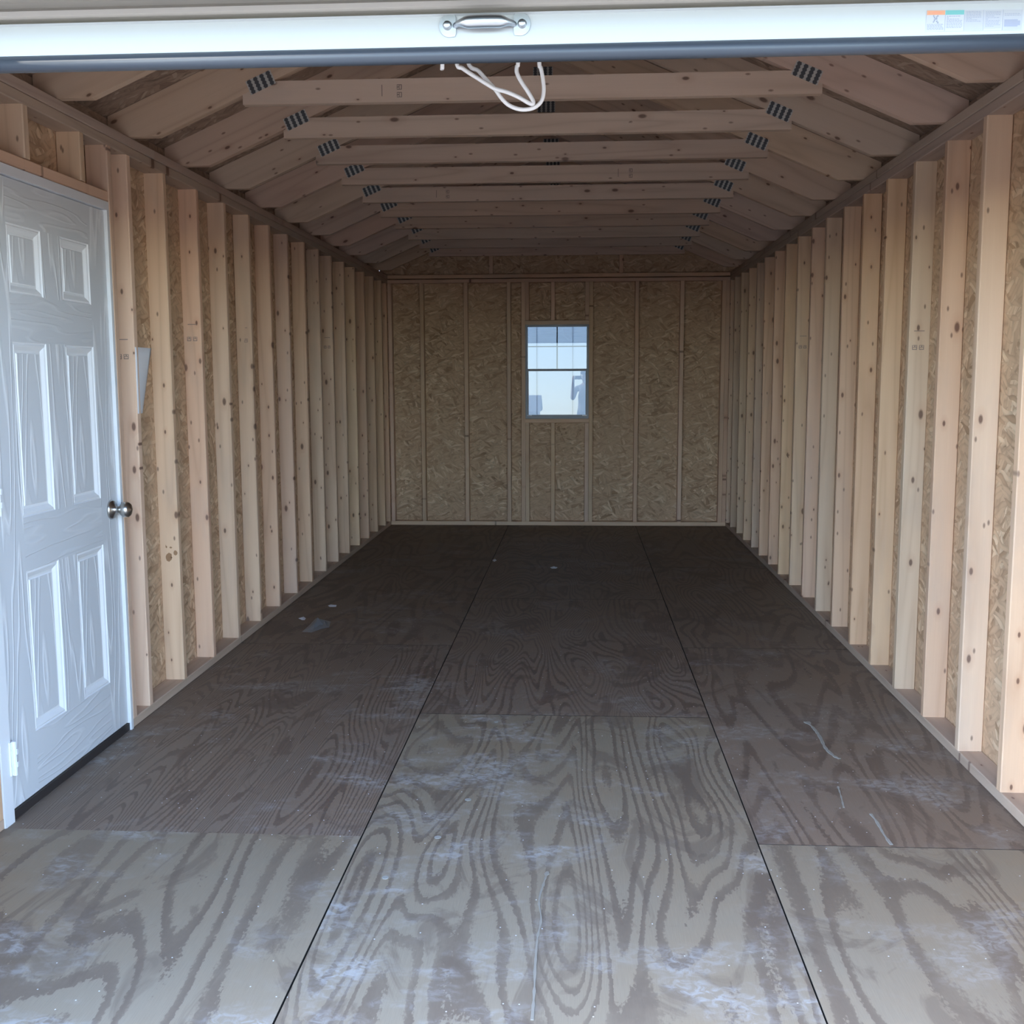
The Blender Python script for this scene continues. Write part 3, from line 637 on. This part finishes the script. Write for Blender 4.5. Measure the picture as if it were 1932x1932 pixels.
textlines(0.06, 0.92, 0.35, 0.05, 5); textlines(1.08, 1.9, 0.72, 0.12, 9); textlines(2.1, 2.9, 0.92, 0.4, 8); textlines(3.12, 3.88, 0.9, 0.15, 11); textlines(4.1, 4.95, 0.8, 0.66, 2)
lab(4.1, 4.8, 0.18, 0.52, 3, 0.0006); lab(4.8, 4.93, 0.24, 0.46, 3, 0.0006)
stk = link('warning_sticker', b.mesh('warning_sticker', cols_), frame((sx0, YD - 0.0004, sz0), (1, 0, -0.008), (0, 0, 1)), bar); stk['label'] = 'pale warning sticker with orange and teal headings'

# ------------------------------------------------------------------ loose things
YC = 2.56
def cab(pts, y=YC):
    out = []
    for k, (a, b_) in enumerate(pts): out.append(pix(800 + a / 6.44, b_ / 6.44, 1, y))
    return out
tie_y = ty[0] ; 
ca1 = cab([(395, 740), (470, 830), (620, 930), (780, 1030), (870, 1080), (1000, 1115), (1150, 1180), (1270, 1250), (1318, 1262), (1325, 1225), (1260, 1110), (1180, 990), (1128, 880), (1130, 800), (1145, 735)])
ca2 = cab([(530, 740), (660, 860), (760, 970), (860, 1080), (930, 1180), (1020, 1270), (1130, 1320), (1240, 1330), (1350, 1300), (1430, 1220), (1455, 1100), (1445, 960), (1420, 830), (1400, 735)], YC + 0.014)
topz = ZT0 - 0.001
def up_to(p, dx, y): return [Vector((p.x + dx, y + 0.03, topz + 0.03)), Vector((p.x + dx * 0.8, y + 0.012, 2.40)), Vector((p.x + dx * 0.4, y, 2.25))]
def cable(pts, dx0, dx1, label):
    y = pts[0].y
    P = up_to(pts[0], dx0, y) + pts + up_to(pts[-1], dx1, y)[::-1]
    b = MB(); b.tube(smooth_path(P, 5), 0.0047, 10)
    o = link('electrical_cable', b.mesh('electrical_cable', M_cable, True)); tag(o, label, 'cable', 'white cables hanging behind the roll-up door'); return o
cable(ca1, 0.01, 0.01, 'white electrical cable hanging in a sharp folded V bend by the roll-up door')
cable(ca2, -0.02, 0.0, 'white electrical cable hanging in the lowest round U-shaped loop')
p0, p1 = cab([(222, 735), (219, 818)])
b = MB(); b.tube(smooth_path([Vector((p0.x, YC + 0.03, topz + 0.03)), Vector((p0.x, YC + 0.008, 2.35)), p0, p1], 4), 0.0047, 10)
tag(link('electrical_cable', b.mesh('electrical_cable_end', M_cable, True)), 'short cut cable end poking straight down beside the hanging loops', 'cable', 'white cables hanging behind the roll-up door')
# paper sheet stapled to the first stud past the door
b = MB(); nx, nz = 10, 12; v = []; f = []
for j in range(nz + 1):
    for i in range(nx + 1):
        s_, t_ = i / nx, j / nz
        curl = 0.03 * s_ * s_ * (0.1 + 0.9 * t_)
        v.append((XL + 0.0015 - curl * 1.0 * (1 if s_ > 0.15 else 0.8), 4.392 + (0.185 - 0.05 * t_) * s_ - curl * 0.5, 1.549 - 0.272 * t_))
for j in range(nz):
    for i in range(nx): f.append((j * (nx + 1) + i, j * (nx + 1) + i + 1, (j + 1) * (nx + 1) + i + 1, (j + 1) * (nx + 1) + i))
pm = mk('paper_sheet', v, f, M_paper, smooth=True)
po = link('paper_sheet', pm); tag(po, 'white paper sheet stapled to the stud beside the white door', 'paper')
md = po.modifiers.new('thickness', 'SOLIDIFY'); md.thickness = 0.0004
# plastic scrap and paper scraps on the floor
def scrap(pixels, h, mat, label, cat, name, group=None, seed=1, sub=5):
    rq = random.Random(seed); P = [pix(a, b_, 2, 0.0) for a, b_ in pixels]
    c = sum(P, Vector()) / len(P); v = [tuple(c + Vector((0, 0, h)))]; f = []
    n = len(P); rings = 4
    for k in range(1, rings + 1):
        for p_ in P:
            t = k / rings; q = c.lerp(p_, t); z = 0.0015 + h * (1 - t) ** 1.3 * rq.uniform(0.45, 1.2); v.append((q.x, q.y, z if k < rings else 0.0015 + h * 0.12 * rq.random()))
    for i in range(n): f.append((0, 1 + i, 1 + (i + 1) % n))
    for k in range(rings - 1):
        for i in range(n):
            a0 = 1 + k * n + i; a1 = 1 + k * n + (i + 1) % n; f.append((a0, a0 + n, a1 + n, a1))
    o = link(name, mk(name, v, f, mat)); md = o.modifiers.new('thickness', 'SOLIDIFY'); md.thickness = 0.0012; md.offset = 1
    tag(o, label, cat, group); return o
s = NT('crumpled_plastic'); s.b.inputs['Transmission Weight'].default_value = 0.35; s.b.inputs['Alpha'].default_value = 0.6; M_plastic = s.fin((0.42, 0.43, 0.44), 0.3)
scrap([(570, 1193), (584, 1180), (596, 1168), (606, 1169), (624, 1174), (621, 1184), (606, 1188), (588, 1194)], 0.05, M_plastic, 'crumpled clear plastic wrap lying on the plywood floor', 'plastic wrap', 'plastic_wrap')
scrap([(563, 1167), (573, 1164), (577, 1167), (575, 1170), (570, 1170)], 0.006, M_paper, 'tiny white scrap touching distance from the crumpled plastic wrap', 'scrap', 'paper_scrap', 'small scraps on the floor', 2)
scrap([(619, 1143), (624, 1141), (635, 1142), (634, 1145), (622, 1145)], 0.006, M_paper, 'narrow white scrap on the floor beyond the crumpled plastic wrap', 'scrap', 'paper_scrap', 'small scraps on the floor', 3)
scrap([(929, 1057), (934, 1055), (937, 1058), (932, 1060)], 0.012, M_paper, 'tiny pale scrap lying on the long floor seam near the end wall', 'scrap', 'paper_scrap', 'small scraps on the floor', 4)
scrap([(1038, 1071), (1044, 1069), (1052, 1071), (1049, 1073), (1041, 1073)], 0.012, M_paper, 'pale scrap on the middle floor panel below the window', 'scrap', 'paper_scrap', 'small scraps on the floor', 5)
# glue streaks on the floor sheets
M_glue = flat('dried_glue', (0.33, 0.32, 0.285), 0.55)
M_glue2 = flat('faint_glue', (0.29, 0.265, 0.22), 0.55)
def streak(pk_, pts, w0, mat=None):
    P = smooth_path([pix(a, b_, 2, 0.0) for a, b_ in pts], 6); v = []; f = []; rq = random.Random(len(pts))
    for i, p_ in enumerate(P):
        t = (P[min(i + 1, len(P) - 1)] - P[max(i - 1, 0)]).normalized(); nn = Vector((-t.y, t.x, 0)); ww = w0 * rq.uniform(0.45, 1.25) * (1.8 if i < 2 else 1)
        v += [tuple(p_ + nn * ww + Vector((0, 0, 0.0018))), tuple(p_ - nn * ww + Vector((0, 0, 0.0018))), tuple(p_ + nn * ww * 1.2), tuple(p_ - nn * ww * 1.2)]
    for i in range(len(P) - 1):
        a = 4 * i; f += [(a, a + 4, a + 5, a + 1), (a + 2, a + 6, a + 4, a), (a + 1, a + 5, a + 7, a + 3)]
    f += [(0, 1, 3, 2), (4 * len(P) - 4, 4 * len(P) - 2, 4 * len(P) - 1, 4 * len(P) - 3)]
    link('glue_streak', mk('glue_streak', v, f, mat or M_glue), None, panels[pk_])
streak(('c', 1), [(1522, 1362), (1536, 1375), (1548, 1392), (1558, 1412), (1573, 1426), (1584, 1432)], 0.006)
streak(('c', 1), [(1643, 1536), (1655, 1552), (1668, 1575), (1682, 1594)], 0.004)
streak(('c', 1), [(1581, 1484), (1586, 1500), (1592, 1524)], 0.0025)
streak(('b', 0), [(1033, 1645), (1025, 1670), (1017, 1700), (1021, 1735), (1014, 1770), (1010, 1820), (1008, 1870), (1004, 1925)], 0.003, M_glue2)
def plug(pk_, a, b_, r):
    p_ = pix(a, b_, 2, 0.0); q = MB(); q.lathe([(r, 0), (r, 0.0012), (r * 0.9, 0.0016)], 16); link('filler_spot', q.mesh('filler_spot', M_glue), T(p_.x, p_.y, 0.0), panels[pk_])
plug(('b', 0), 883, 1509, 0.011); plug(('b', 0), 826, 1580, 0.011); plug(('b', 0), 936, 1362, 0.009); plug(('b', 0), 727, 1656, 0.010)

M_stain = flat('brown_stain', (0.34, 0.19, 0.10), 0.7); so = left_studs[4.79]; yf_ = WM[so].translation.y - ST / 2 - 0.0004
for a, b_, ra, rb in ((319, 1051, 7, 9), (314, 1032, 2, 3), (306, 1062, 4, 6.5), (322, 1033, 3, 1.8), (323, 1052, 2, 2), (312, 1029, 1.5, 2), (305, 1065, 1.5, 2.2), (331, 1043, 4, 5)):
    c_ = pix(a, b_, 1, yf_); k_ = yf_ / F; q = MB(); rq = random.Random(a)
    q.prism([(c_.x + ra * k_ * rq.uniform(0.7, 1.15) * math.cos(t_ * math.pi / 4), c_.z + rb * k_ * rq.uniform(0.7, 1.15) * math.sin(t_ * math.pi / 4)) for t_ in range(8)], 0, 0.0004)
    link('stain', q.mesh('stain', M_stain), frame((0, yf_ + 0.0002, 0), (1, 0, 0), (0, 0, 1)), so)
# ------------------------------------------------------------------ outside
def shed(name, x0, x1, y0, y1, h, ridge_h, label, mat_wall, along='x', groove=0.4064, base=-0.22):
    root = link(name, None, T((x0 + x1) / 2, (y0 + y1) / 2, base)); tag(root, label, 'shed')
    b = MB(); b.box(x0, x1, y0, y1, base - 0.15, h); link('shed_body', b.mesh('shed_body', mat_wall), None, root)
    M_gr = flat(name + '_groove', (0.25, 0.29, 0.34), 0.7)
    xs = x0 + 0.1
    while xs < x1:
        for yy in (y0 - 0.004, y1):
            b = MB(); b.box(xs, xs + 0.005, yy, yy + 0.004, base, h - 0.02); link('siding_batten', b.mesh('siding_batten', M_gr), None, root)
        xs += groove
    b = MB()
    if along == 'x':
        ym = (y0 + y1) / 2; b.prism([(y0 - 0.2, h - 0.06), (y1 + 0.2, h - 0.06), (ym, ridge_h)], 0, x1 - x0 + 0.3); M = frame((x0 - 0.15, 0, 0), (0, 1, 0), (0, 0, 1))
    else:
        xm_ = (x0 + x1) / 2; b.prism([(x0 - 0.2, h - 0.06), (x1 + 0.2, h - 0.06), (xm_, ridge_h)], 0, y1 - y0 + 0.3); M = frame((0, y1 + 0.15, 0), (1, 0, 0), (0, 0, 1))
    link('shed_roof', b.mesh('shed_roof', M_roofing), M, root); return root
shed('storage_shed', -4.23, 4.6, 12.42, 16.0, 2.6, 3.9, 'pale blue panel-sided shed standing right behind the window', flat('shed_paint', (0.72, 0.84, 0.92), 0.6))
shed('garden_shed', -7.5, -2.2, -42.0, -38.5, -0.35, 0.45, 'pale gabled shed down the slope reflected in the window', flat('shed_paint_tan', (0.42, 0.39, 0.36), 0.6), 'x', 0.6, gz(-40))

# ------------------------------------------------------------------ the photographer (seen only as a reflection in the window)
def person(org):
    PX, PY, PZ = org
    J = {}; E_ = []
    def j(n, x, y, z, r, par=None):
        J[n] = (Vector((x, y, z)), r); 
        if par: E_.append((par, n))
    # local: facing +y, feet on z=0
    j('pelvis', 0, 0, 0.95, (0.155, 0.11)); j('waist', 0, 0.0, 1.08, (0.145, 0.10), 'pelvis'); j('chest', 0, 0.01, 1.30, (0.165, 0.115), 'waist'); j('collar', 0, 0.0, 1.46, (0.10, 0.075), 'chest')
    j('neck', 0, 0.01, 1.535, (0.056, 0.058), 'collar'); j('jaw', 0, 0.035, 1.60, (0.062, 0.075), 'neck'); j('skull', 0, 0.03, 1.70, (0.077, 0.096), 'jaw'); j('crown', 0, 0.02, 1.765, (0.055, 0.07), 'skull')
    for sg, n in ((-1, 'l'), (1, 'r')):
        j('hip' + n, sg * 0.095, 0, 0.90, (0.09, 0.095), 'pelvis'); j('knee' + n, sg * 0.105, 0.015, 0.49, (0.058, 0.06), 'hip' + n); j('calf' + n, sg * 0.107, -0.01, 0.36, (0.055, 0.06), 'knee' + n)
        j('ankle' + n, sg * 0.11, -0.02, 0.09, (0.038, 0.042), 'calf' + n); j('foot' + n, sg * 0.115, 0.06, 0.045, (0.042, 0.035), 'ankle' + n); j('toe' + n, sg * 0.12, 0.16, 0.03, (0.04, 0.024), 'foot' + n)
        j('shoulder' + n, sg * 0.19, 0.0, 1.42, (0.062, 0.062), 'collar')
        ex = Vector((sg * 0.25, 0.16, 1.22)); wr = Vector((-0.14 + sg * 0.098, 0.325, 1.575))
        j('elbow' + n, *ex, (0.043, 0.045), 'shoulder' + n); mid = ex.lerp(wr, 0.35); j('fore' + n, *mid, (0.042, 0.042), 'elbow' + n); j('wrist' + n, *wr, (0.027, 0.022), 'fore' + n)
        palm = wr + Vector((-sg * 0.004, 0.02, 0.045)); j('palm' + n, *palm, (0.036, 0.02), 'wrist' + n)
        for k, (dz, L) in enumerate(((0.052, 0.060), (0.032, 0.068), (0.012, 0.064), (-0.008, 0.052))):
            a = palm + Vector((sg * 0.004, 0.016, dz * 0.8)); b_ = a + Vector((-sg * 0.006, L * 0.42, 0.004)); c_ = b_ + Vector((-sg * L * 0.36, 0.008, 0.002))
            j('f%d%s' % (k, n), *a, (0.0095, 0.0095), 'palm' + n); j('g%d%s' % (k, n), *b_, (0.0088, 0.0088), 'f%d%s' % (k, n)); j('h%d%s' % (k, n), *c_, (0.0075, 0.0075), 'g%d%s' % (k, n))
        a = palm + Vector((-sg * 0.016, -0.002, -0.012)); b_ = a + Vector((-sg * 0.018, -0.012, 0.02)); j('t0' + n, *a, (0.012, 0.012), 'palm' + n); j('t1' + n, *b_, (0.0095, 0.0095), 't0' + n)
    names = list(J); idx = {n: i for i, n in enumerate(names)}
    me = bpy.data.meshes.new('body_skeleton'); me.from_pydata([J[n][0] for n in names], [(idx[a], idx[b_]) for a, b_ in E_], [])
    tmp = bpy.data.objects.new('person_tmp', me); col.objects.link(tmp)
    sk = tmp.modifiers.new('skin', 'SKIN'); sk.use_smooth_shade = True
    for i, n in enumerate(names):
        v = me.skin_vertices[0].data[i]; v.radius = J[n][1]; v.use_root = (n == 'pelvis')
    sb = tmp.modifiers.new('sub', 'SUBSURF'); sb.levels = 2; sb.render_levels = 2
    dg = bpy.context.evaluated_depsgraph_get(); dg.update()
    body = bpy.data.meshes.new_from_object(tmp.evaluated_get(dg)); bpy.data.objects.remove(tmp)
    body.name = 'person_body'; body.materials.clear()
    for m in (flat('skin', (0.45, 0.29, 0.22), 0.5), flat('grey_shirt', (0.30, 0.31, 0.33), 0.8), flat('dark_trousers', (0.05, 0.055, 0.07), 0.8), flat('dark_shoes', (0.03, 0.03, 0.03), 0.5)): body.materials.append(m)
    for p in body.polygons:
        c = p.center; p.use_smooth = True
        arm = abs(c.x + 0.0) > 0.0 and c.y > 0.20
        if c.z < 0.085: k = 3
        elif c.z < 0.99: k = 2
        elif arm or c.z > 1.505: k = 0
        else: k = 1
        p.material_index = k
    root = link('person', body, T(PX, PY, PZ)); tag(root, 'person in grey shirt and dark cap holding up a phone, reflected in the window', 'person')
    b = MB(); b.lathe([(0.098, 0.0), (0.099, 0.03), (0.092, 0.06), (0.07, 0.088), (0.03, 0.102), (0.004, 0.105)], 20)
    n0 = len(b.v)
    for q in range(11):
        t_ = -0.95 + 1.9 * q / 10; b.v += [(0.097 * math.sin(t_), 0.097 * math.cos(t_), 0.014), (0.095 * math.sin(t_), 0.165 * math.cos(t_ * 0.75), 0.0), (0.095 * math.sin(t_), 0.165 * math.cos(t_ * 0.75), -0.004), (0.097 * math.sin(t_), 0.097 * math.cos(t_), 0.008)]
    for q in range(10):
        a = n0 + 4 * q
        for e0, e1 in ((0, 1), (1, 2), (2, 3), (3, 0)): b.f.append((a + e0, a + e1, a + 4 + e1, a + 4 + e0)); b.m.append(0)
    link('cap', b.mesh('cap', flat('dark_cap', (0.035, 0.035, 0.04), 0.8), True), T(PX, PY + 0.025, PZ + 1.70), root)
    def feat(name, pts, rr, mat):
        b = MB(); b.tube(pts, rr, 8); link(name, b.mesh(name, mat, True), T(PX, PY, PZ), root)
    dk_ = flat('feature_dark', (0.12, 0.06, 0.05), 0.5)
    feat('nose', [(0, 0.122, 1.685), (0, 0.140, 1.650), (0, 0.128, 1.640)], [0.008, 0.014, 0.009], body.materials[0])
    for sg in (-1, 1):
        feat('ear', [(sg * 0.083, 0.02, 1.635), (sg * 0.092, 0.015, 1.665), (sg * 0.084, 0.02, 1.69)], [0.008, 0.013, 0.008], body.materials[0])
        feat('eye', [(sg * 0.045, 0.112, 1.68), (sg * 0.030, 0.122, 1.682), (sg * 0.018, 0.124, 1.68)], [0.003, 0.007, 0.003], dk_)
    feat('mouth', [(-0.024, 0.105, 1.600), (0, 0.116, 1.598), (0.024, 0.105, 1.600)], [0.002, 0.006, 0.002], dk_)
    ph = MB(); ph.box(-0.066, 0.066, -0.004, 0.004, -0.035, 0.035); ph.box(-0.064, 0.064, -0.0046, -0.004, -0.033, 0.033)
    tag(link('phone', ph.mesh('phone', flat('phone_black', (0.02, 0.02, 0.022), 0.3)), T(0.0, -0.034, CAMH)), 'dark phone held up level in both hands', 'phone')
person((0.14, -0.395, -0.22))
